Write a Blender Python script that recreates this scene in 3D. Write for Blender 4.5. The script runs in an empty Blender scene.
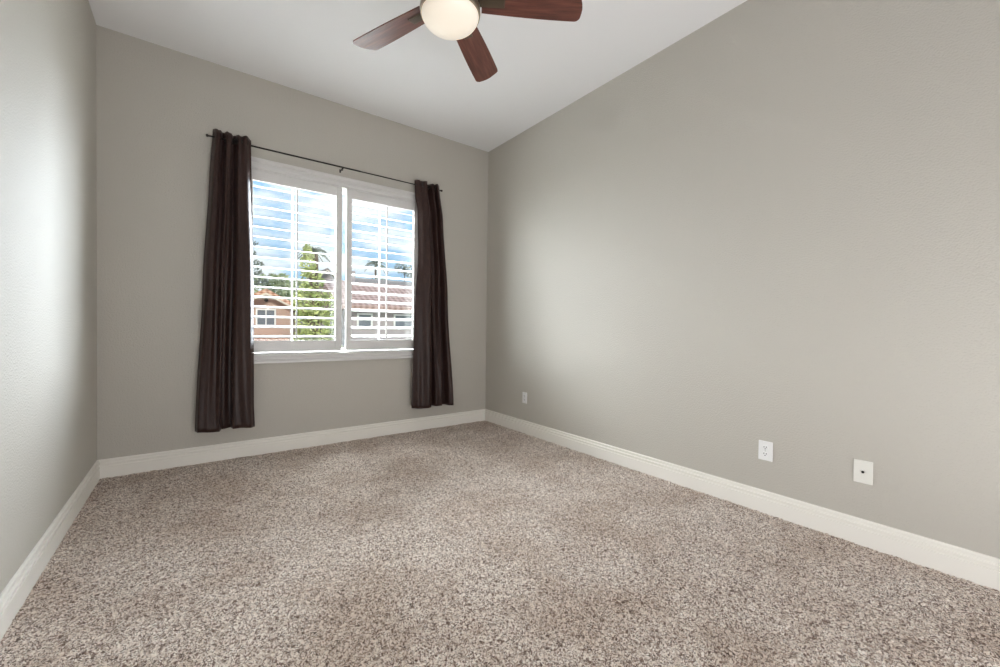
import bpy, bmesh, math, random
import numpy as np
from mathutils import Vector, Matrix
random.seed(7)
rng = np.random.default_rng(7)
SC = bpy.context.scene
COL = SC.collection
PI = math.pi

# ------------------------------------------------------------------ room size (metres)
W = 3.316          # width
D = 3.985          # window wall, measured from the camera
RY = -0.62         # rear wall
H = 3.165          # ceiling

# ------------------------------------------------------------------ camera
cd = bpy.data.cameras.new('camera')
cam = bpy.data.objects.new('camera', cd); COL.objects.link(cam)
cd.sensor_width = 36.0
cd.lens = 409.7 / 1000 * 36.0
cd.clip_start = 0.02; cd.clip_end = 500
yaw, pit, rol = .6403, -.0138, .0121
fw = Vector((math.sin(yaw), math.cos(yaw), 0)); rt = Vector((math.cos(yaw), -math.sin(yaw), 0)); up = Vector((0, 0, 1))
f2 = fw * math.cos(pit) + up * math.sin(pit); u2 = up * math.cos(pit) - fw * math.sin(pit)
r3 = rt * math.cos(rol) + u2 * math.sin(rol); u3 = u2 * math.cos(rol) - rt * math.sin(rol)
M = Matrix((r3, u3, -f2)).transposed().to_4x4(); M.translation = Vector((.5501, 0, 1.1))
cam.matrix_world = M
SC.camera = cam

# ------------------------------------------------------------------ view
SC.view_settings.view_transform = 'Standard'
SC.view_settings.look = 'None'
SC.view_settings.exposure = 0.44
SC.view_settings.gamma = 1.0
SC.view_settings.use_curve_mapping = False
cy = SC.cycles
cy.use_denoising = True
cy.max_bounces = 10; cy.diffuse_bounces = 6; cy.glossy_bounces = 4
cy.transparent_max_bounces = 16; cy.transmission_bounces = 6
cy.sample_clamp_indirect = 8.0
cy.caustics_reflective = False; cy.caustics_refractive = False

# ------------------------------------------------------------------ world: blue sky with drifting cloud
wd = bpy.data.worlds.new('sky'); SC.world = wd; wd.use_nodes = True
nt = wd.node_tree; N = nt.nodes; L = nt.links; N.clear()
def nd(nt_, typ, **kw):
    n = nt_.nodes.new(typ)
    for k, v in kw.items(): setattr(n, k, v)
    return n
out = nd(nt, 'ShaderNodeOutputWorld'); bg = nd(nt, 'ShaderNodeBackground')
tc = nd(nt, 'ShaderNodeTexCoord'); sep = nd(nt, 'ShaderNodeSeparateXYZ')
mp = nd(nt, 'ShaderNodeMapping'); mp.inputs['Scale'].default_value = (1, 1, 3.0); mp.inputs['Location'].default_value = (6.3, 3.0, .3)
ns = nd(nt, 'ShaderNodeTexNoise'); ns.inputs['Scale'].default_value = 3.4; ns.inputs['Detail'].default_value = 6; ns.inputs['Roughness'].default_value = .55
cr = nd(nt, 'ShaderNodeValToRGB'); cr.color_ramp.elements[0].position = .44; cr.color_ramp.elements[1].position = .54
blue = nd(nt, 'ShaderNodeValToRGB')
blue.color_ramp.elements[0].position = 0; blue.color_ramp.elements[0].color = (.52, .70, .86, 1)
blue.color_ramp.elements[1].position = .45; blue.color_ramp.elements[1].color = (.14, .44, .90, 1)
mix = nd(nt, 'ShaderNodeMixRGB'); mix.inputs[2].default_value = (.90, .94, 1.0, 1)
L.new(tc.outputs['Generated'], sep.inputs[0]); L.new(tc.outputs['Generated'], mp.inputs[0]); L.new(mp.outputs[0], ns.inputs[0])
L.new(ns.outputs['Fac'], cr.inputs[0]); L.new(sep.outputs['Z'], blue.inputs[0])
L.new(cr.outputs['Color'], mix.inputs[0]); L.new(blue.outputs[0], mix.inputs[1]); L.new(mix.outputs[0], bg.inputs[0])
bg.inputs[1].default_value = 0.80
L.new(bg.outputs[0], out.inputs[0])

# ------------------------------------------------------------------ sun and added fill lamps
def look(o, a, b):
    o.location = a; o.rotation_euler = (Vector(b) - Vector(a)).to_track_quat('-Z', 'Y').to_euler()
def area(name, a, b, sx, sy, power, color):
    l = bpy.data.lights.new(name, 'AREA'); l.shape = 'RECTANGLE'; l.size = sx; l.size_y = sy; l.energy = power; l.color = color
    o = bpy.data.objects.new(name, l); COL.objects.link(o); look(o, a, b); return o
sl = bpy.data.lights.new('sun', 'SUN'); sl.energy = 2.3; sl.angle = math.radians(1.0); sl.color = (1, .93, .82)
so = bpy.data.objects.new('sun', sl); COL.objects.link(so); look(so, (-4, -6, 9), (3, 8, 0))
# unseen area lamps added to boost window daylight and to fill from behind
area('fill_above', (1.66, 5.1, 3.75), (1.66, 2.2, 0.9), 2.2, 1.5, 1500, (.93, .97, 1.0))
area('fill_west', (-2.3, 8.0, 2.8), (1.66, 4.0, 1.5), 7.4, 3.4, 1500, (.95, .97, 1.0))
area('fill_east', (6.3, 7.0, 2.8), (1.66, 4.0, 1.5), 4.4, 3.4, 2200, (.84, .90, 1.0))
area('fill_rear', (1.66, RY - .45, .45), (1.66, 1.9, 3.3), 2.6, 1.0, 48, (.96, .975, 1.0))

# ------------------------------------------------------------------ materials
def mat(name, col, rough=.5, metal=0.0, spec=.5):
    m = bpy.data.materials.new(name); m.use_nodes = True
    b = m.node_tree.nodes['Principled BSDF']
    b.inputs['Base Color'].default_value = (*col, 1); b.inputs['Roughness'].default_value = rough
    b.inputs['Metallic'].default_value = metal; b.inputs['Specular IOR Level'].default_value = spec
    return m
def P(m): return m.node_tree.nodes['Principled BSDF']
def objco(m):
    return nd(m.node_tree, 'ShaderNodeTexCoord').outputs['Object']
def noise(m, scale, detail=2, rough=.5, vec=None):
    n = nd(m.node_tree, 'ShaderNodeTexNoise'); n.inputs['Scale'].default_value = scale; n.inputs['Detail'].default_value = detail; n.inputs['Roughness'].default_value = rough
    m.node_tree.links.new(vec if vec else objco(m), n.inputs[0]); return n
def bump(m, src, strength, dist):
    b = nd(m.node_tree, 'ShaderNodeBump'); b.inputs['Strength'].default_value = strength; b.inputs['Distance'].default_value = dist
    m.node_tree.links.new(src, b.inputs['Height']); m.node_tree.links.new(b.outputs[0], P(m).inputs['Normal']); return b
def ramp(m, src, stops):
    r = nd(m.node_tree, 'ShaderNodeValToRGB'); e = r.color_ramp.elements
    while len(e) > 1: e.remove(e[-1])
    e[0].position = stops[0][0]; e[0].color = (*stops[0][1], 1)
    for p, c in stops[1:]:
        k = e.new(p); k.color = (*c, 1)
    m.node_tree.links.new(src, r.inputs[0]); return r.outputs[0]
def scaled(m, sx, sy, sz):
    n = nd(m.node_tree, 'ShaderNodeMapping'); n.inputs['Scale'].default_value = (sx, sy, sz)
    m.node_tree.links.new(objco(m), n.inputs[0]); return n.outputs[0]

m_wall = mat('greige eggshell wall paint', (.520, .494, .446), .50, spec=.5)
bump(m_wall, noise(m_wall, 120, 3).outputs['Fac'], .7, .005)
m_ceil = mat('white ceiling paint', (.885, .885, .895), .8, spec=.2)
bump(m_ceil, noise(m_ceil, 90, 2).outputs['Fac'], .15, .003)
m_trim = mat('cream semigloss trim paint', (.88, .855, .805), .35)
m_shut = mat('white satin shutter paint', (.72, .71, .70), .32)
m_vinyl = mat('white window vinyl', (.85, .86, .87), .4)
m_plate = mat('white plastic', (.86, .86, .86), .3)
m_cream = mat('off white plastic', (.80, .79, .74), .35)
m_hole = mat('dark socket opening', (.02, .02, .02), .7)
m_iron = mat('black bronze iron', (.03, .026, .024), .42, .6)
m_bronze = mat('aged bronze metal', (.13, .105, .08), .38, .85)
m_nickel = mat('pewter rim metal', (.42, .36, .28), .3, .9)
m_screw = mat('screw metal', (.5, .5, .48), .35, .8)

m_carpet = mat('speckled beige carpet pile', (.4, .35, .3), .95, spec=.05)
v1 = nd(m_carpet.node_tree, 'ShaderNodeTexVoronoi'); v1.inputs['Scale'].default_value = 200
n0 = noise(m_carpet, 60, 2)
vm = nd(m_carpet.node_tree, 'ShaderNodeMixRGB', blend_type='ADD'); vm.inputs[0].default_value = .03
m_carpet.node_tree.links.new(objco(m_carpet), vm.inputs[1]); m_carpet.node_tree.links.new(n0.outputs['Color'], vm.inputs[2])
m_carpet.node_tree.links.new(vm.outputs[0], v1.inputs['Vector'])
vs = nd(m_carpet.node_tree, 'ShaderNodeSeparateColor'); m_carpet.node_tree.links.new(v1.outputs['Color'], vs.inputs[0])
speck = ramp(m_carpet, vs.outputs[0], [(0, (.10, .06, .045)), (.22, (.25, .17, .135)), (.44, (.58, .47, .40)), (.70, (.90, .79, .71)), (1, (1, .94, .88))])
tread = ramp(m_carpet, noise(m_carpet, 2.3, 3, .62).outputs['Fac'], [(.36, (.80, .75, .71)), (.58, (1, 1, 1))])
cm = nd(m_carpet.node_tree, 'ShaderNodeMixRGB', blend_type='MULTIPLY'); cm.inputs[0].default_value = 1
m_carpet.node_tree.links.new(speck, cm.inputs[1]); m_carpet.node_tree.links.new(tread, cm.inputs[2])
m_carpet.node_tree.links.new(cm.outputs[0], P(m_carpet).inputs['Base Color'])
P(m_carpet).inputs['Sheen Weight'].default_value = .25
bump(m_carpet, v1.outputs['Distance'], .45, .005)

m_curt = mat('dark plum brown woven drapery', (.045, .026, .023), .42, spec=.3)
P(m_curt).inputs['Sheen Weight'].default_value = .06; P(m_curt).inputs['Sheen Roughness'].default_value = .4
P(m_curt).inputs['Sheen Tint'].default_value = (.85, .62, .6, 1)
cn = noise(m_curt, 1, 3, .7, scaled(m_curt, 420, 420, 16))
m_curt.node_tree.links.new(ramp(m_curt, cn.outputs['Fac'], [(.3, (.014, .0068, .006)), (.7, (.052, .025, .020))]), P(m_curt).inputs['Base Color'])
bump(m_curt, cn.outputs['Fac'], .25, .001)

m_wood = mat('mahogany stained blade wood', (.12, .04, .03), .38)
wn = noise(m_wood, 1, 4, .6, scaled(m_wood, 5, 55, 30))
m_wood.node_tree.links.new(ramp(m_wood, wn.outputs['Fac'], [(.3, (.070, .022, .016)), (.52, (.125, .040, .028)), (.72, (.19, .068, .045))]), P(m_wood).inputs['Base Color'])

# frosted lit glass
m_bowl = mat('lit frosted glass', (.9, .86, .78), .35)
lw = nd(m_bowl.node_tree, 'ShaderNodeLayerWeight'); lw.inputs[0].default_value = .5
ge = nd(m_bowl.node_tree, 'ShaderNodeTexGradient', gradient_type='SPHERICAL')
gm = nd(m_bowl.node_tree, 'ShaderNodeMapping'); gm.inputs['Scale'].default_value = (6, 6, 6); gm.inputs['Location'].default_value = (.0, .0, .1)
m_bowl.node_tree.links.new(objco(m_bowl), gm.inputs[0]); m_bowl.node_tree.links.new(gm.outputs[0], ge.inputs[0])
m_bowl.node_tree.links.new(ramp(m_bowl, ge.outputs['Fac'], [(0, (.52, .43, .33)), (.7, (1.0, .82, .52))]), P(m_bowl).inputs['Emission Color'])
P(m_bowl).inputs['Emission Strength'].default_value = .47

# window glass: straight-through with a faint reflection
m_glass = bpy.data.materials.new('clear window glass'); m_glass.use_nodes = True
gn = m_glass.node_tree; gn.nodes.clear()
go = nd(gn, 'ShaderNodeOutputMaterial'); gt = nd(gn, 'ShaderNodeBsdfTransparent'); gg = nd(gn, 'ShaderNodeBsdfGlossy'); gx = nd(gn, 'ShaderNodeMixShader')
gg.inputs['Roughness'].default_value = .02; gx.inputs[0].default_value = .03; gt.inputs[0].default_value = (.97, .99, .98, 1)
gn.links.new(gt.outputs[0], gx.inputs[1]); gn.links.new(gg.outputs[0], gx.inputs[2]); gn.links.new(gx.outputs[0], go.inputs[0])

# outdoors
m_stucco = mat('pink stucco', (.50, .36, .30), .9, spec=.1)
m_stucco2 = mat('grey mauve stucco', (.38, .34, .35), .9, spec=.1)
def tiles(name, a, b, c):
    m = mat(name, a, .85, spec=.1)
    wv = nd(m.node_tree, 'ShaderNodeTexWave', bands_direction='X'); wv.inputs['Scale'].default_value = 1.1; wv.inputs['Distortion'].default_value = .6
    m.node_tree.links.new(objco(m), wv.inputs[0])
    wz = nd(m.node_tree, 'ShaderNodeTexWave', bands_direction='Z'); wz.inputs['Scale'].default_value = 2.2; wz.inputs['Distortion'].default_value = .8
    m.node_tree.links.new(objco(m), wz.inputs[0])
    x = nd(m.node_tree, 'ShaderNodeMixRGB'); x.inputs[0].default_value = .5
    m.node_tree.links.new(wv.outputs['Color'], x.inputs[1]); m.node_tree.links.new(wz.outputs['Color'], x.inputs[2])
    m.node_tree.links.new(ramp(m, x.outputs[0], [(.15, c), (.5, a), (.85, b)]), P(m).inputs['Base Color'])
    return m
m_roof = tiles('terracotta roof tile', (.58, .32, .22), (.74, .50, .38), (.36, .17, .11))
m_roof2 = tiles('faded pink roof tile', (.42, .29, .26), (.50, .37, .34), (.28, .19, .17))
m_roofg = tiles('grey brown roof tile', (.27, .25, .24), (.35, .33, .31), (.17, .15, .15))
m_fascia = mat('painted fascia board', (.70, .62, .52), .7)
m_pane = mat('dark window pane', (.16, .18, .21), .25)
m_white = mat('white painted joinery', (.8, .8, .8), .6)
m_bark = mat('tree bark', (.14, .10, .07), .9)
def leafmat(name, a, b):
    m = mat(name, a, .7, spec=.2)
    m.node_tree.links.new(ramp(m, noise(m, 2.2, 3).outputs['Fac'], [(.32, a), (.68, b)]), P(m).inputs['Base Color']); return m
m_leafy = leafmat('yellow green tree leaves', (.30, .36, .12), (.62, .64, .28))  # leaf colour varies at random between yellow greens
m_leafg = leafmat('mid green leaves', (.22, .28, .14), (.48, .51, .30))
m_leafd = leafmat('dark conifer needles', (.15, .18, .15), (.28, .31, .26))
m_grass = leafmat('dry hillside grass', (.22, .24, .10), (.45, .40, .24))

# ------------------------------------------------------------------ mesh helpers
def box(bm, x0, x1, y0, y1, z0, z1, bev=0.0):
    r = bmesh.ops.create_cube(bm, size=1)
    vs = r['verts']
    bmesh.ops.scale(bm, vec=(x1 - x0, y1 - y0, z1 - z0), verts=vs)
    bmesh.ops.translate(bm, vec=((x0 + x1) / 2, (y0 + y1) / 2, (z0 + z1) / 2), verts=vs)
    if bev:
        es = list({e for v in vs for e in v.link_edges})
        bmesh.ops.bevel(bm, geom=es, offset=bev, segments=2, affect='EDGES', profile=.6)
def lathe(bm, prof, seg=48, axis='Z', at=(0, 0, 0)):
    rings = []
    for r, z in prof:
        ring = []
        for k in range(seg):
            a = 2 * PI * k / seg
            p = (r * math.cos(a), r * math.sin(a), z)
            if axis == 'X': p = (z, p[0], p[1])
            if axis == 'Y': p = (p[0], z, p[1])
            ring.append(bm.verts.new((p[0] + at[0], p[1] + at[1], p[2] + at[2])))
        rings.append(ring)
    for a, b in zip(rings, rings[1:]):
        for k in range(seg):
            try: bm.faces.new((a[k], a[(k + 1) % seg], b[(k + 1) % seg], b[k]))
            except ValueError: pass
    for ring, rr in ((rings[0], prof[0][0]), (rings[-1], prof[-1][0])):
        if rr > 1e-5: bm.faces.new(ring)
    bmesh.ops.remove_doubles(bm, verts=[v for r in rings for v in r], dist=1e-6)
def obj(name, bm, m, parent=None, smooth=False, fix=True):
    if fix: bmesh.ops.recalc_face_normals(bm, faces=bm.faces[:])
    me = bpy.data.meshes.new(name); bm.to_mesh(me); bm.free()
    me.materials.append(m)
    if smooth:
        me.polygons.foreach_set('use_smooth', [True] * len(me.polygons))
    o = bpy.data.objects.new(name, me); COL.objects.link(o)
    if parent: o.parent = parent
    return o
def tag(o, label, cat, group=None):
    o['label'] = label; o['category'] = cat
    if group: o['group'] = group
    return o
def struct(name, bm, m, **k):
    o = obj(name, bm, m, **k); o['kind'] = 'structure'; return o
def empty(name, loc, label, cat, group=None, rz=0):
    o = bpy.data.objects.new(name, None); o.empty_display_size = .1; COL.objects.link(o); o.location = loc; o.rotation_euler = (0, 0, rz)
    return tag(o, label, cat, group)
def B(): return bmesh.new()

# ------------------------------------------------------------------ room shell
T = .16
WX0, WX1, WZ0, WZ1 = .868, 2.466, .855, 2.408     # window hole
# carpeted floor: real uneven pile
nx, ny = 470, 850
xs = np.linspace(-.01, W + .01, nx); ys = np.linspace(RY - 1.6, D + .01, ny)
X, Y = np.meshgrid(xs, ys)
dx = xs[1] - xs[0]
X = X + rng.uniform(-.3, .3, X.shape) * dx; Y = Y + rng.uniform(-.3, .3, Y.shape) * dx
Z = rng.uniform(-.0045, .0045, X.shape) + .004 + .0035 * np.sin(X * 23 + 3 * np.sin(Y * 7)) * np.sin(Y * 19 + 2 * np.sin(X * 9)) * .5
co = np.stack([X, Y, Z], -1).reshape(-1, 3)
idx = np.arange(nx * ny).reshape(ny, nx)
q = np.stack([idx[:-1, :-1], idx[:-1, 1:], idx[1:, 1:], idx[1:, :-1]], -1).reshape(-1, 4)
me = bpy.data.meshes.new('floor'); me.vertices.add(len(co)); me.vertices.foreach_set('co', co.ravel())
me.loops.add(q.size); me.loops.foreach_set('vertex_index', q.ravel())
me.polygons.add(len(q)); me.polygons.foreach_set('loop_start', np.arange(0, q.size, 4)); me.polygons.foreach_set('loop_total', np.full(len(q), 4))
me.update(calc_edges=True); me.materials.append(m_carpet)
fl = bpy.data.objects.new('floor', me); COL.objects.link(fl); fl['kind'] = 'structure'

bm = B(); box(bm, -T, 0, RY - T, D + T, -.02, H + .1); struct('wall_left', bm, m_wall)
bm = B(); box(bm, W, W + T, RY - T, D + T, -.02, H + .1); struct('wall_right', bm, m_wall)
bm = B()
for a in ((0, WX0, -.02, H + .1), (WX1, W, -.02, H + .1), (WX0, WX1, -.02, WZ0), (WX0, WX1, WZ1, H + .1)):
    box(bm, a[0], a[1], D, D + T, a[2], a[3])
bmesh.ops.remove_doubles(bm, verts=bm.verts[:], dist=1e-5)
struct('wall_back', bm, m_wall)
bm = B()
OX0, OX1, OZ1 = .35, 2.97, 2.95      # unseen opening, added so the rear fill lamp reaches the room
for a in ((0, OX0, -.02, H + .1), (OX1, W, -.02, H + .1), (OX0, OX1, OZ1, H + .1)):
    box(bm, a[0], a[1], RY - T, RY, a[2], a[3])
struct('wall_rear', bm, m_wall)
# unseen enclosure added behind the opening to keep the sun out
bm = B(); box(bm, -T, W + T, RY - 1.7, RY - 1.6, -.02, H + .1); struct('sun_block_wall', bm, m_wall)
for n_, xx in (('sun_block_left', -T), ('sun_block_right', W)):
    bm = B(); box(bm, xx, xx + T, RY - 1.6, RY - T, -.02, H + .1); struct(n_, bm, m_wall)
bm = B(); box(bm, -T, W + T, RY - 1.7, D + T, H, H + .12); struct('ceiling', bm, m_ceil)

# baseboards with a stepped, rounded cap
BBP = [(0, 0), (.0160, 0), (.0160, .085), (.0150, .0875), (.0075, .0885), (.0070, .0955), (.0150, .0985), (.0160, .106), (.0145, .1110), (.0060, .1130), (.0055, .1190), (.0112, .1215), (.0115, .130), (.0085, .1355), (.005, .137), (0, .137)]
def baseboard(name, p0, p1, nrm):
    p0, p1, nrm = Vector((*p0, 0)), Vector((*p1, 0)), Vector((*nrm, 0))
    d = (p1 - p0).normalized(); bm = B(); A, C = [], []
    for t, z in BBP:
        A.append(bm.verts.new(p0 + d * t + nrm * t + Vector((0, 0, z)))); C.append(bm.verts.new(p1 - d * t + nrm * t + Vector((0, 0, z))))
    n = len(A)
    for k in range(n): bm.faces.new((A[k], A[(k + 1) % n], C[(k + 1) % n], C[k]))
    bm.faces.new(A); bm.faces.new(C)
    struct(name, bm, m_trim)
baseboard('baseboard_left', (0, RY), (0, D), (1, 0))
baseboard('baseboard_right', (W, RY), (W, D), (-1, 0))
baseboard('baseboard_back', (0, D), (W, D), (0, -1))

# ------------------------------------------------------------------ window casing (picture-frame moulding) and sliding window
CP = [(0, 0), (0, .016), (.008, .024), (.020, .026), (.026, .014), (.048, .011), (.053, .022), (.066, .032), (.078, .032), (.082, .024), (.082, 0)]
def casing(name, x0, x1, z0, z1, y, prof, m):
    """moulding: prof = (distance outward from the opening, height off the wall)"""
    bm = B(); rings = []
    for sx, sz, cx_, cz_ in ((-1, -1, x0, z0), (1, -1, x1, z0), (1, 1, x1, z1), (-1, 1, x0, z1)):
        rings.append([bm.verts.new((cx_ + sx * o, y - h, cz_ + sz * o)) for o, h in prof])
    n = len(prof)
    for k in range(4):
        a, b = rings[k], rings[(k + 1) % 4]
        for j in range(n): bm.faces.new((a[j], a[(j + 1) % n], b[(j + 1) % n], b[j]))
    return struct(name, bm, m)
casing('trim_1', WX0, WX1, WZ0, WZ1, D, CP, m_shut)
# reveal lining
bm = B()
for a in ((WX0, WX0 + .008, WZ0, WZ1), (WX1 - .008, WX1, WZ0, WZ1), (WX0 + .008, WX1 - .008, WZ0, WZ0 + .008), (WX0 + .008, WX1 - .008, WZ1 - .008, WZ1)):
    box(bm, a[0], a[1], D - .005, D + T - .01, a[2], a[3])
struct('trim_2', bm, m_shut)
# the sliding window behind the shutters
bm = B(); y0, y1 = D + .085, D + .145
x0, x1, z0, z1 = WX0 + .008, WX1 - .008, WZ0 + .008, WZ1 - .008
xc = (x0 + x1) / 2
fwid = .020
box(bm, x0, x0 + fwid, y0, y1, z0, z1); box(bm, x1 - fwid, x1, y0, y1, z0, z1)
box(bm, x0 + fwid, x1 - fwid, y0, y1, z0, z0 + fwid); box(bm, x0 + fwid, x1 - fwid, y0, y1, z1 - fwid, z1)
win = struct('window_1', bm, m_vinyl)
bm = B(); box(bm, xc - .016, xc + .016, y0 + .01, y1 - .005, z0 + fwid, z1 - fwid); struct('window_mullion', bm, m_vinyl, parent=win)
for a, b in ((x0 + fwid, xc - .016), (xc + .016, x1 - fwid)):
    bm = B(); box(bm, a, b, D + .113, D + .117, z0 + fwid, z1 - fwid); struct('window_pane', bm, m_glass, parent=win)
    bm = B(); c = 1.254 if a < 1.2 else 2.058; box(bm, c - .007, c + .007, D + .108, D + .1125, z0 + fwid, z1 - fwid); struct('window_grille', bm, m_vinyl, parent=win)

# ------------------------------------------------------------------ plantation shutters
def shutter(x0, x1, sl, sr, tilt, label, y=D + .004):
    """x0..x1 outer, sl/sr stile widths, tilt in degrees (outer edge up)"""
    th = .028; z0, z1 = .868, 2.398; b0, t0 = .965, 2.312
    root = empty('plantation_shutter', ((x0 + x1) / 2, y, z0), label, 'shutter', 'plantation shutters in the window')
    ox, oz = (x0 + x1) / 2, z0
    def part(n, bm, m=m_shut, par=root, **k):
        bmesh.ops.translate(bm, vec=(-ox, -y, -oz), verts=bm.verts[:]); return obj(n, bm, m, par, **k)
    for a, b in ((x0, x0 + sl), (x1 - sr, x1)):
        bm = B(); box(bm, a, b, y, y + th, z0, z1, .003); part('stile', bm)
    bm = B(); box(bm, x0 + sl, x1 - sr, y + .001, y + th - .001, t0, z1); part('top_rail', bm)
    bm = B(); box(bm, x0 + sl, x1 - sr, y + .001, y + th - .001, z0, b0); part('bottom_rail', bm)
    # louvres: airfoil section blades
    bm = B(); n = 16; pitch = (t0 - b0) / n; wid = .0885; c, s = math.cos(math.radians(tilt)), math.sin(math.radians(tilt))
    for k in range(n):
        zc = b0 + (k + .42) * pitch; yc = y + th / 2
        A, C = [], []
        for j in range(16):
            a = 2 * PI * j / 16
            py, pz = wid / 2 * math.cos(a), .0058 * math.sin(a)
            p = (yc + py * c - pz * s, zc + py * s + pz * c)
            A.append(bm.verts.new((x0 + sl + .002, *p))); C.append(bm.verts.new((x1 - sr - .002, *p)))
        for j in range(16): bm.faces.new((A[j], A[(j + 1) % 16], C[(j + 1) % 16], C[j]))
        bm.faces.new(A); bm.faces.new(C)
    part('louvers', bm)
    # tilt rod in front of the blades
    xm = (x0 + sl + x1 - sr) / 2 + (.014 if sl < .06 else -.005)
    bm = B(); yf = y + th / 2 - wid / 2 * c
    box(bm, xm - .006, xm + .006, yf - .012, yf - .001, b0 + .012, t0 - .02, .002); part('tilt_rod', bm)
    bm = B(); box(bm, xm - .004, xm + .004, y - .004, y + .0015, t0 + .012, t0 + .024, .001); part('rod_catch', bm)
    return root
shutter(.878, 1.659, .060, .055, 10, 'white louvred shutter panel left of the gap, beside the longer looking left curtain')
shutter(1.699, 2.446, .052, .062, 16, 'white louvred shutter panel right of the gap, louvers tilted more, beside right curtain')

# ------------------------------------------------------------------ curtain rod
RYD = D - .08; RZ = 2.555
rod = empty('curtain_rod', (1.64, RYD, RZ), 'thin black metal curtain rod above the window with ball finials', 'curtain rod')
def rpart(n, bm, m=m_iron, **k):
    bmesh.ops.translate(bm, vec=(-1.64, -RYD, -RZ), verts=bm.verts[:]); return obj(n, bm, m, rod, **k)
def tube(bm, x0, x1, r, y, z): lathe(bm, [(r, x0), (r, x1)], 16, 'X', (0, y, z))
bm = B(); tube(bm, .645, 1.80, .0066, RYD, RZ); rpart('outer_tube', bm, smooth=True)
bm = B(); tube(bm, 1.79, 2.64, .0052, RYD, RZ); rpart('inner_tube', bm, smooth=True)
for s, x in ((-1, .645), (1, 2.64)):
    bm = B(); lathe(bm, [(0, -.003 * s), (.0075, 0), (.0075, .006 * s), (.005, .008 * s), (.0095, .014 * s), (.0115, .020 * s), (.0095, .027 * s), (0, .031 * s)], 20, 'X', (x, RYD, RZ)); rpart('finial', bm, smooth=True)
for x in (.74, 1.635, 2.55):
    bm = B(); box(bm, x - .006, x + .006, RYD - .008, D, RZ - .015, RZ - .009, .001); box(bm, x - .007, x + .007, D - .004, D, RZ - .026, RZ + .004, .001)
    box(bm, x - .006, x + .006, RYD - .011, RYD - .007, RZ - .018, RZ + .002)
    rpart('bracket', bm)
    bm = B(); lathe(bm, [(.0022, -.022), (.0022, -.014), (0, -.014)], 10, 'Z', (x, RYD, RZ)); 
    lathe(bm, [(0, -.031), (.005, -.029), (.005, -.024), (0, -.022)], 10, 'Z', (x, RYD, RZ)); rpart('set_screw', bm)

# ------------------------------------------------------------------ curtains
def interp(pts, t):
    pts = sorted(pts)
    if t <= pts[0][0]: return pts[0][1]
    for (a, u), (b, v) in zip(pts, pts[1:]):
        if t <= b:
            k = (t - a) / (b - a); k = k * k * (3 - 2 * k) * .6 + k * .4; return u + (v - u) * k
    return pts[-1][1]
def curtain(name, label, left, right, zbot, ztop, prof_t, prof_b, seed, ztopf):
    """left/right: [(z, x)] edges; prof: [(s, offset from rod plane, + = to the wall)]"""
    rg = random.Random(seed); ph = [rg.uniform(0, 6) for _ in range(6)]
    ns_, nz_ = 150, 70
    cx_ = (interp(left, 1) + interp(right, 1)) / 2
    bm = B(); rows = []
    for j in range(nz_ + 1):
        v = j / nz_; row = []
        for i in range(ns_ + 1):
            s = i / ns_
            zt = ztop + ztopf(s); zb = zbot + .006 * math.sin(9 * s + ph[0])
            z = zb + (zt - zb) * v
            xl, xr = interp(left, z), interp(right, z)
            k = min(1, max(0, v)) ** .8
            y = interp(prof_t, s) * k + interp(prof_b, s) * (1 - k)
            y += (1 - v) * .006 * math.sin(s * 14 + ph[1] + z * 2.1) + .003 * math.sin(s * 31 + ph[2] + z * 3.3)
            xx = xl + (xr - xl) * s + .004 * math.sin(z * 4.2 + ph[3] + s * 5) * (1 - v) * min(1, 6 * s, 6 * (1 - s))
            row.append(bm.verts.new((xx - cx_, y, z)))
        rows.append(row)
    for a, b in zip(rows, rows[1:]):
        for i in range(ns_): bm.faces.new((a[i], a[i + 1], b[i + 1], b[i]))
    c = obj(name, bm, m_curt, smooth=True); c.location = (cx_, RYD, 0)
    md = c.modifiers.new('thickness', 'SOLIDIFY'); md.thickness = .003; md.offset = 0
    tag(c, label, 'curtain', 'dark curtains on the rod')
    return c, cx_
def grommet(par, x, yoff, ang, z=RZ):
    bm = B(); prof = []
    for k in range(9):
        a = 2 * PI * k / 8; prof.append((.021 + .005 * math.cos(a), .0035 * math.sin(a)))
    lathe(bm, prof, 28, 'X'); g = obj('grommet', bm, m_iron, par, smooth=True)
    g.location = (x, yoff, z); g.rotation_euler = (0, 0, ang)
PT_L = [(0, .034), (.10, -.032), (.18, -.036), (.25, .030), (.30, .034), (.36, -.030), (.46, -.036), (.54, .032), (.59, .026), (.66, -.032), (.86, -.040), (1, -.002)]
PB_L = [(0, .020), (.05, -.036), (.20, -.052), (.38, -.046), (.42, .040), (.58, .044), (.61, -.046), (.78, -.060), (.92, -.052), (1, -.002)]
cl, cxl = curtain('curtain', 'dark plum-brown grommet curtain hanging at the left side of the window',
    [(2.61, .661), (2.25, .640), (1.44, .600), (.28, .552)], [(2.6, .914), (1.46, .935), (.45, .940), (.26, .947)], .268, 2.585, PT_L, PB_L, 3,
    lambda s: .030 - .014 * s + .008 * math.sin(s * 22 + 1.2))
PT_R = [(0, .010), (.16, -.022), (.36, -.040), (.44, -.034), (.50, .034), (.58, .036), (.66, -.030), (.72, -.026), (.80, .030), (.88, -.026), (1, -.004)]
PB_R = [(0, .016), (.16, -.020), (.34, -.054), (.41, -.044), (.44, .040), (.48, .042), (.52, -.038), (.66, -.046), (.71, .038), (.81, .040), (.86, -.030), (.95, -.036), (1, .012)]
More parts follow.
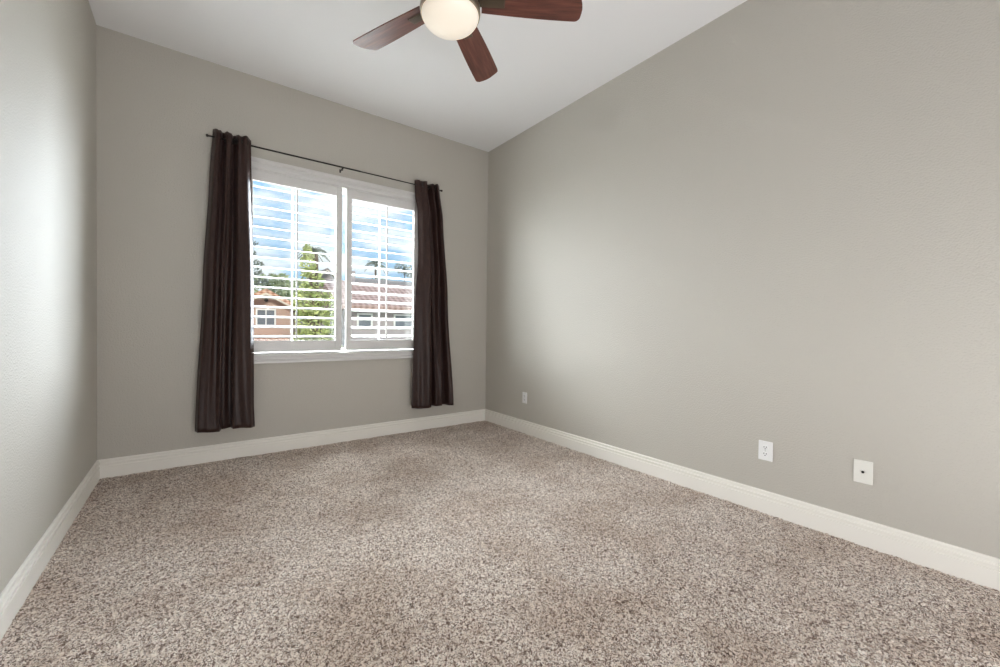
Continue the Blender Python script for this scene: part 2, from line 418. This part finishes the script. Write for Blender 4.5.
cr_, cxr = curtain('curtain', 'dark plum-brown grommet curtain hanging at the right side of the window, nearest the corner',
    [(2.6, 2.353), (2.45, 2.36), (2.3, 2.387), (1.84, 2.398), (1.376, 2.370), (.296, 2.342)], [(2.6, 2.628), (2.226, 2.680), (1.395, 2.751), (.28, 2.83)], .258, 2.588, PT_R, PB_R, 11,
    lambda s: .012 + .006 * math.sin(s * 16 + .5))
for x, a in ((.690, 1.1), (.80, 1.0)): grommet(cl, x - cxl, -.006, a)
grommet(cl, .868 - cxl, -.034, -1.40)
grommet(cr_, 2.432 - cxr, -.036, 1.50)
for x, a in ((2.495, -.9), (2.54, .9), (2.59, -.8)): grommet(cr_, x - cxr, -.004, a)

# ------------------------------------------------------------------ wall plates on the right wall
def on_right(name, yc, zc, label, cat, group=None):
    return empty(name, (W, yc, zc), label, cat, group)
def wplate(root, w, h, m):
    bm = B(); box(bm, -.0075, 0, -w / 2, w / 2, -h / 2, h / 2, .0028); obj('cover_plate', bm, m, root)
def screw(root, z, m=m_screw):
    bm = B(); lathe(bm, [(0, -.0090), (.0028, -.0086), (.0032, -.0074)], 14, 'X', (0, 0, z)); obj('screw', bm, m, root)
def duplex(yc, zc, w, h, label):
    r = on_right('wall_outlet', yc, zc, label, 'outlet', 'duplex outlets on the right wall')
    wplate(r, w, h, m_plate); screw(r, 0)
    for s in (-1, 1):
        bm = B(); lathe(bm, [(0, -.0098), (.0165, -.0098), (.0172, -.0074)], 28, 'X'); 
        for v in bm.verts: v.co.z = max(-.0135, min(.0135, v.co.z)) + s * .0195
        f = obj('receptacle', bm, m_plate, r)
        for (py, pz, wy, hz) in ((-.0065, .004, .0032, .0090), (.0065, .004, .0032, .0078), (0, -.0068, .0056, .0050)):
            bm = B(); box(bm, -.0104, -.0094, py - wy / 2, py + wy / 2, s * .0195 + pz - hz / 2, s * .0195 + pz + hz / 2); obj('slot', bm, m_hole, f)
    return r
duplex(3.262, .374, .070, .115, 'small white duplex outlet low on right wall near the far corner')
duplex(1.012, .378, .076, .116, 'white duplex outlet low on right wall, beside the cable plate')
r = on_right('cable_plate', .562, .381, 'off-white cable wall plate with one dark jack, low on right wall', 'wall plate')
wplate(r, .076, .118, m_cream)
screw(r, .042, m_cream); screw(r, -.042, m_cream)
bm = B(); lathe(bm, [(.0062, -.0074), (.0062, -.0125), (.0045, -.0135), (0, -.0135)], 6, 'X'); obj('coaxial_jack', bm, m_iron, r)

# ------------------------------------------------------------------ ceiling fan
FX, FY, BZ = 1.534, 1.752, 2.678
fan = empty('ceiling_fan', (FX, FY, H), 'five-blade mahogany ceiling fan with a lit frosted bowl light', 'ceiling fan')
def fpart(n, bm, m, par=fan, **k): 
    return obj(n, bm, m, par, **k)
z = lambda a: a - H
bm = B(); lathe(bm, [(0, z(3.165)), (.068, z(3.165)), (.070, z(3.150)), (.060, z(3.120)), (.035, z(3.100)), (.018, z(3.095)), (.0, z(3.095))], 48); fpart('canopy', bm, m_bronze, smooth=True)
bm = B(); lathe(bm, [(.0125, z(3.11)), (.0125, z(2.83))], 20); fpart('downrod', bm, m_bronze, smooth=True)
bm = B(); lathe(bm, [(0, z(2.845)), (.03, z(2.845)), (.045, z(2.825)), (.085, z(2.815)), (.125, z(2.79)), (.138, z(2.75)), (.140, z(2.715)), (.128, z(2.700)), (.110, z(2.690)), (.110, z(2.668)), (.0, z(2.668))], 56); fpart('motor_housing', bm, m_bronze, smooth=True)
bm = B(); lathe(bm, [(.10, z(2.664)), (.132, z(2.656)), (.1425, z(2.637)), (.1445, z(2.614)), (.142, z(2.600)), (.137, z(2.598)), (.134, z(2.617)), (.10, z(2.642))], 64); fpart('light_rim', bm, m_nickel, smooth=True)
bm = B(); pr = []
for k in range(17):
    a = PI / 2 * k / 16; pr.append((.1375 * math.cos(a) if k < 16 else 0, z(2.604) - .076 * math.sin(a)))
lathe(bm, pr, 64); bowl = fpart('glass_bowl', bm, m_bowl, smooth=True)
# one blade along +X with its bracket
def blade_mesh():
    bm = B(); th = .006; pts = []
    R0, R1 = .150, .647
    n = 18
    def hw(t): return .060 + .017 * math.sin(min(1, t * 1.05) * PI / 2)
    up_ = [(R0 + (R1 - .03 - R0) * k / n, hw(k / n)) for k in range(n + 1)]
    # rounded slanted tip
    tip = []
    for k in range(1, 8):
        a = PI / 2 * k / 8; tip.append((R1 - .03 + .028 * math.sin(a), up_[-1][1] - .028 * (1 - math.cos(a))))
    for k in range(1, 8): 
        t = k / 8; tip.append((R1 - .002 - .024 * t + .010 * math.sin(PI * t), .048 - .100 * t))
    lo = [(R0 + (R1 - .055 - R0) * k / n, -hw(k / n) * (1 - 0.02)) for k in range(n + 1)]
    cor = []
    for k in range(1, 8):
        a = PI / 2 * k / 8; cor.append((R1 - .055 + .028 * math.cos(a), lo[-1][1] + .024 * (1 - math.sin(a))))
    poly = up_ + tip + cor + lo[::-1]
    a = [bm.verts.new((x, y, -th / 2)) for x, y in poly]; b = [bm.verts.new((x, y, th / 2)) for x, y in poly]
    bm.faces.new(a); bm.faces.new(b[::-1]); n_ = len(a)
    for k in range(n_): bm.faces.new((a[k], a[(k + 1) % n_], b[(k + 1) % n_], b[k]))
    return bm
def bracket_mesh():
    bm = B()
    box(bm, .10, .262, -.024, .024, -.0095, -.0032, .002)
    box(bm, .155, .255, -.018, .018, -.0115, -.0085, .001)
    return bm
PITCH = -math.radians(12)
proto = fpart('blade', blade_mesh(), m_wood); br = obj('blade_bracket', bracket_mesh(), m_bronze, proto)
for k in range(5):
    b_ = proto if k == 0 else proto.copy()
    if k:
        COL.objects.link(b_); c2 = br.copy(); COL.objects.link(c2); c2.parent = b_
    b_.location = (0, 0, z(BZ)); b_.rotation_mode = 'XYZ'
    b_.rotation_euler = (PITCH, 0, math.radians(38.6 + 72 * k))

# ------------------------------------------------------------------ outdoors
bm = B(); box(bm, -60, 90, D + .3, 140, -3.4, -3.2); struct('ground', bm, m_grass)
def prism(bm, pts, y0, y1):
    a = [bm.verts.new((x, y0, zz)) for x, zz in pts]; b = [bm.verts.new((x, y1, zz)) for x, zz in pts]
    bm.faces.new(a); bm.faces.new(b[::-1]); n = len(a)
    for k in range(n): bm.faces.new((a[k], a[(k + 1) % n], b[(k + 1) % n], b[k]))
def house_window(par, x0, x1, z0, z1, y, ncol=2):
    bm = B(); f = .08
    box(bm, x0 - f, x1 + f, y - .06, y + .05, z1, z1 + f); box(bm, x0 - f, x1 + f, y - .06, y + .05, z0 - f, z0)
    box(bm, x0 - f, x0, y - .06, y + .05, z0, z1); box(bm, x1, x1 + f, y - .06, y + .05, z0, z1)
    for k in range(1, ncol):
        xm = x0 + (x1 - x0) * k / ncol; box(bm, xm - .03, xm + .03, y - .05, y + .02, z0, z1)
    w = obj('window', bm, m_white, par)
    bm = B(); box(bm, x0, x1, y - .02, y + .02, z0, z1); obj('pane', bm, m_pane, w)
def gable_house(x0, x1, yf, yb, zb, ze, za, wallm, roofm, label, over=.5, name='house'):
    """gable end faces the room"""
    h = empty(name, ((x0 + x1) / 2, yf, zb), label, 'house', rz=0); h.location = (0, 0, 0)
    xm = (x0 + x1) / 2
    bm = B(); prism(bm, [(x0, zb), (x1, zb), (x1, ze), (xm, za), (x0, ze)], yf, yb); obj('wall', bm, wallm, h)
    sl_ = (za - ze) / (xm - x0); t = .22
    for s in (-1, 1):
        xe = xm + s * (xm - x0 + over); zz = ze - sl_ * over
        bm = B(); prism(bm, [(xm, za + .02), (xe, zz + .02), (xe, zz + .02 + t), (xm, za + .02 + t)], yf - over, yb + over); obj('roof', bm, roofm, h)
        bm = B(); prism(bm, [(xm, za - .1), (xe, zz - .1), (xe, zz + .02), (xm, za + .02)], yf - over - .06, yf - over); obj('fascia', bm, m_fascia, h)
    return h
def side_house(x0, x1, yf, yb, zb, ze, zr, wallm, roofm, label, over=.5):
    """ridge runs left to right, eaves face the room"""
    h = empty('house', (0, 0, 0), label, 'house')
    ym = (yf + yb) / 2
    bm = B(); box(bm, x0, x1, yf, yb, zb, ze); obj('wall', bm, wallm, h)
    bm = B(); A = [(yf - over, ze - .05), (ym, zr), (yb + over, ze - .05), (yb + over, ze - .25), (yf - over, ze - .25)]
    a = [bm.verts.new((x0 - over, y, zz)) for y, zz in A]; b = [bm.verts.new((x1 + over, y, zz)) for y, zz in A]
    bm.faces.new(a); bm.faces.new(b[::-1])
    for k in range(5): bm.faces.new((a[k], a[(k + 1) % 5], b[(k + 1) % 5], b[k]))
    obj('roof', bm, roofm, h)
    return h
# pink stucco house seen low in the left shutter
h1 = gable_house(2.35, 4.95, 26, 31, -3.2, 2.15, 2.85, m_stucco, m_roof, 'pink stucco gabled house with terracotta roof seen low through left shutter')
house_window(h1, 3.30, 4.12, 1.12, 1.92, 26)
bm = B(); lathe(bm, [(0, -.04), (.1, -.04), (.1, .02)], 12, 'Y', (3.72, 25.98, 2.48)); obj('gable_vent', bm, m_hole, h1)
bm = B(); box(bm, 4.95, 5.6, 27, 31, -3.2, 1.9); obj('side_wing', bm, m_stucco, h1)
bm = B(); prism(bm, [(4.9, 2.3), (6.0, 1.75), (6.0, 1.9), (4.9, 2.5)], 26.4, 31.5); obj('roof', bm, m_roof, h1)
# low front roof of the same house
bm = B()
v = [bm.verts.new(p) for p in ((1.6, 21.5, .18), (4.5, 21.5, .18), (4.5, 26, .55), (1.6, 26, .55), (1.6, 21.5, .0), (4.5, 21.5, .0), (4.5, 26, 0), (1.6, 26, 0))]
for f in ((0, 1, 2, 3), (4, 5, 6, 7), (0, 1, 5, 4), (1, 2, 6, 5), (2, 3, 7, 6), (3, 0, 4, 7)): bm.faces.new([v[i] for i in f])
obj('porch_roof', bm, m_roof, h1)
bm = B(); box(bm, 1.8, 4.3, 22, 26, -3.2, .0); obj('porch_wall', bm, m_stucco, h1)
# house behind the right shutter
h2 = side_house(6.3, 12.5, 20, 25, -3.2, 2.15, 3.5, m_stucco2, m_roof2, 'grey-mauve house with faded pink tile roof seen through right shutter')
house_window(h2, 8.75, 9.9, 1.05, 1.65, 20, 1); house_window(h2, 6.9, 7.5, 1.05, 1.65, 20, 1)
bm = B(); box(bm, 7.0, 7.35, 22, 22.4, 2.6, 4.0); obj('chimney', bm, m_stucco2, h2)
h3 = side_house(14.9, 25, 45, 51, -3.2, 5.0, 6.7, m_stucco2, m_roofg, 'distant house with long grey-brown roof seen mid height through right shutter')
h4 = gable_house(10.6, 13.8, 48, 54, -3.2, 6.0, 7.2, m_stucco2, m_roofg, 'distant grey gabled house above the yellow-green tree', over=.6)
h5 = side_house(8.2, 11.0, 33.5, 36, -3.2, 2.6, 4.0, m_stucco, m_roof2, 'far pink-roofed house between the big tree and the shutter gap')

def foliage(bm, c, r, n, size, rg):
    for _ in range(n):
        while True:
            p = Vector((rg.uniform(-1, 1), rg.uniform(-1, 1), rg.uniform(-1, 1)))
            if p.length < 1: break
        p = p.normalized() * (p.length ** .5)
        p = Vector((p.x * r[0], p.y * r[1], p.z * r[2])) + Vector(c)
        a = Vector((rg.gauss(0, 1), rg.gauss(0, 1), rg.gauss(0, 1))).normalized(); b = a.orthogonal().normalized()
        s = size * rg.uniform(.6, 1.4)
        vs = [bm.verts.new(p + a * s), bm.verts.new(p + b * s * .5), bm.verts.new(p - a * s), bm.verts.new(p - b * s * .5)]
        bm.faces.new(vs)
def tree(x, y, z0, clusters, m, label, size=.14, seed=1, name='tree', cat='tree', dens=420, trunk=.16):
    rg = random.Random(seed)
    t = empty(name, (x, y, z0), label, cat)
    top = max(c[2] for c in clusters)
    bm = B(); lathe(bm, [(trunk, 0), (trunk * .8, (top - z0) * .4), (trunk * .35, (top - z0))], 10)
    for c in clusters[:6]:
        a = Vector((0, 0, (c[2] - z0) * .6)); b = Vector((c[0] - x, c[1] - y, c[2] - z0)); d = (b - a)
        if d.length < .3: continue
        s = d.orthogonal().normalized() * trunk * .3; s2 = d.cross(s).normalized() * trunk * .3
        ra = [bm.verts.new(a + q_) for q_ in (s, s2, -s, -s2)]; e = bm.verts.new(b)
        for k in range(4): bm.faces.new((ra[k], ra[(k + 1) % 4], e))
    obj('trunk', bm, m_bark, t)
    bm = B()
    for c in clusters: foliage(bm, (c[0] - x, c[1] - y, c[2] - z0), c[3:6], int(dens * c[3] * c[5]) + 40, size, rg)
    obj('crown', bm, m, t, fix=False)
    return t
def palm(x, y, z0, h, fr, m, label, seed=1, droop=1.0):
    rg = random.Random(seed); t = empty('palm_tree', (x, y, z0), label, 'palm tree')
    bm = B(); lathe(bm, [(.22, 0), (.16, h * .5), (.14, h)], 12); obj('trunk', bm, m_bark, t)
    bm = B()
    for k in range(26):
        a = 2 * PI * k / 26 + rg.uniform(-.1, .1); el = rg.uniform(-.2, 1.1); ln_ = fr * rg.uniform(.8, 1.1)
        for j in range(10):
            s0 = j / 10
            def pt(s): return Vector((math.cos(a) * math.cos(el) * ln_ * s, math.sin(a) * math.cos(el) * ln_ * s, h + math.sin(el) * ln_ * s - droop * ln_ * .6 * s * s))
            p, q_ = pt(s0), pt(s0 + .1); side = Vector((-math.sin(a), math.cos(a), 0))
            for sg in (-1, 1):
                bm.faces.new([bm.verts.new(v_) for v_ in (p, q_, q_ + side * sg * fr * .16 * (1 - s0 * .6) - Vector((0, 0, fr * .12)))])
    obj('fronds', bm, m, t, fix=False); return t
# yellow-green tree between the house and the centre of the window
tree(4.55, 18, -3.2, [(4.5, 18, 1.0, .75, .8, .9), (4.2, 18, 2.0, .55, .7, .7), (4.9, 18.2, 1.9, .5, .6, .7), (4.4, 18, 2.9, .42, .5, .6), (4.22, 18, 3.6, .27, .4, .6), (4.22, 18, 4.1, .16, .3, .3), (4.9, 18, .2, .6, .7, .8), (4.15, 18, .3, .5, .6, .7), (4.55, 18, -.8, .9, .9, .9)],
     m_leafy, 'big yellow-green leafy tree in the right half of the left shutter', size=.10, seed=4, dens=900)
palm(4.95, 20.6, -3.2, 7.75, .8, m_leafd, 'palm crown rising behind the yellow-green tree', seed=5)
tree(5.3, 38, -3.2, [(4.6, 38, 3.6, 1.2, 1.2, 1.4), (6.2, 38.5, 3.4, 1.4, 1.2, 1.3), (5.4, 38, 4.6, 1.0, 1, .7), (3.2, 38, 3.9, 1.1, 1, 1.4)],
     m_leafg, 'broad green trees growing behind the pink stucco house', size=.17, seed=6, dens=260)
tree(3.7, 34, -3.2, [(3.6, 34, 7.6, .25, .3, .25), (3.75, 34, 6.9, .45, .4, .22), (3.6, 34, 6.2, .5, .4, .25), (3.9, 34, 5.5, .65, .5, .3), (3.6, 34, 4.9, .9, .6, .4), (3.9, 34, 4.3, 1.0, .6, .4)],
     m_leafd, 'dark tiered conifer rising beside the left curtain', size=.10, seed=8, dens=700, name='conifer_tree', trunk=.12)
tree(9.3, 43, -3.2, [(7.2, 43, 4.6, 1.2, 1, 1.3), (8.6, 43, 4.3, 1.3, 1, 1.2), (10.0, 43, 4.0, 1.2, 1, 1.2), (11.4, 43.5, 3.6, 1.2, 1, 1.2)],
     m_leafg, 'distant green hillside trees below the grey gabled house', size=.24, seed=9, dens=120)
palm(25.7, 70, -3.2, 15.2, 2.2, m_leafd, 'tall dark distant palm in the middle of right shutter', seed=12)
tree(31, 70, -3.2, [(30.3, 70, 11.6, 1.2, 1, .9), (32.0, 70, 11.2, 1.5, 1, 1.1), (33.5, 70, 10.6, 1.5, 1, 1.4)],
     m_leafd, 'distant dark tree low in the sky beside the right curtain', size=.22, seed=13, dens=160)
tree(17.5, 60, -3.2, [(14.0, 60, 6.6, 2, 1, 1.0), (18.2, 60, 6.4, 2.4, 1, 1.0), (23.0, 60, 7.2, 2.6, 1, 1.2), (27.5, 60, 7.0, 2.4, 1, 1.2)],
     m_leafd, 'row of dull green treetops behind the distant grey-brown roof', size=.28, seed=14, dens=60)
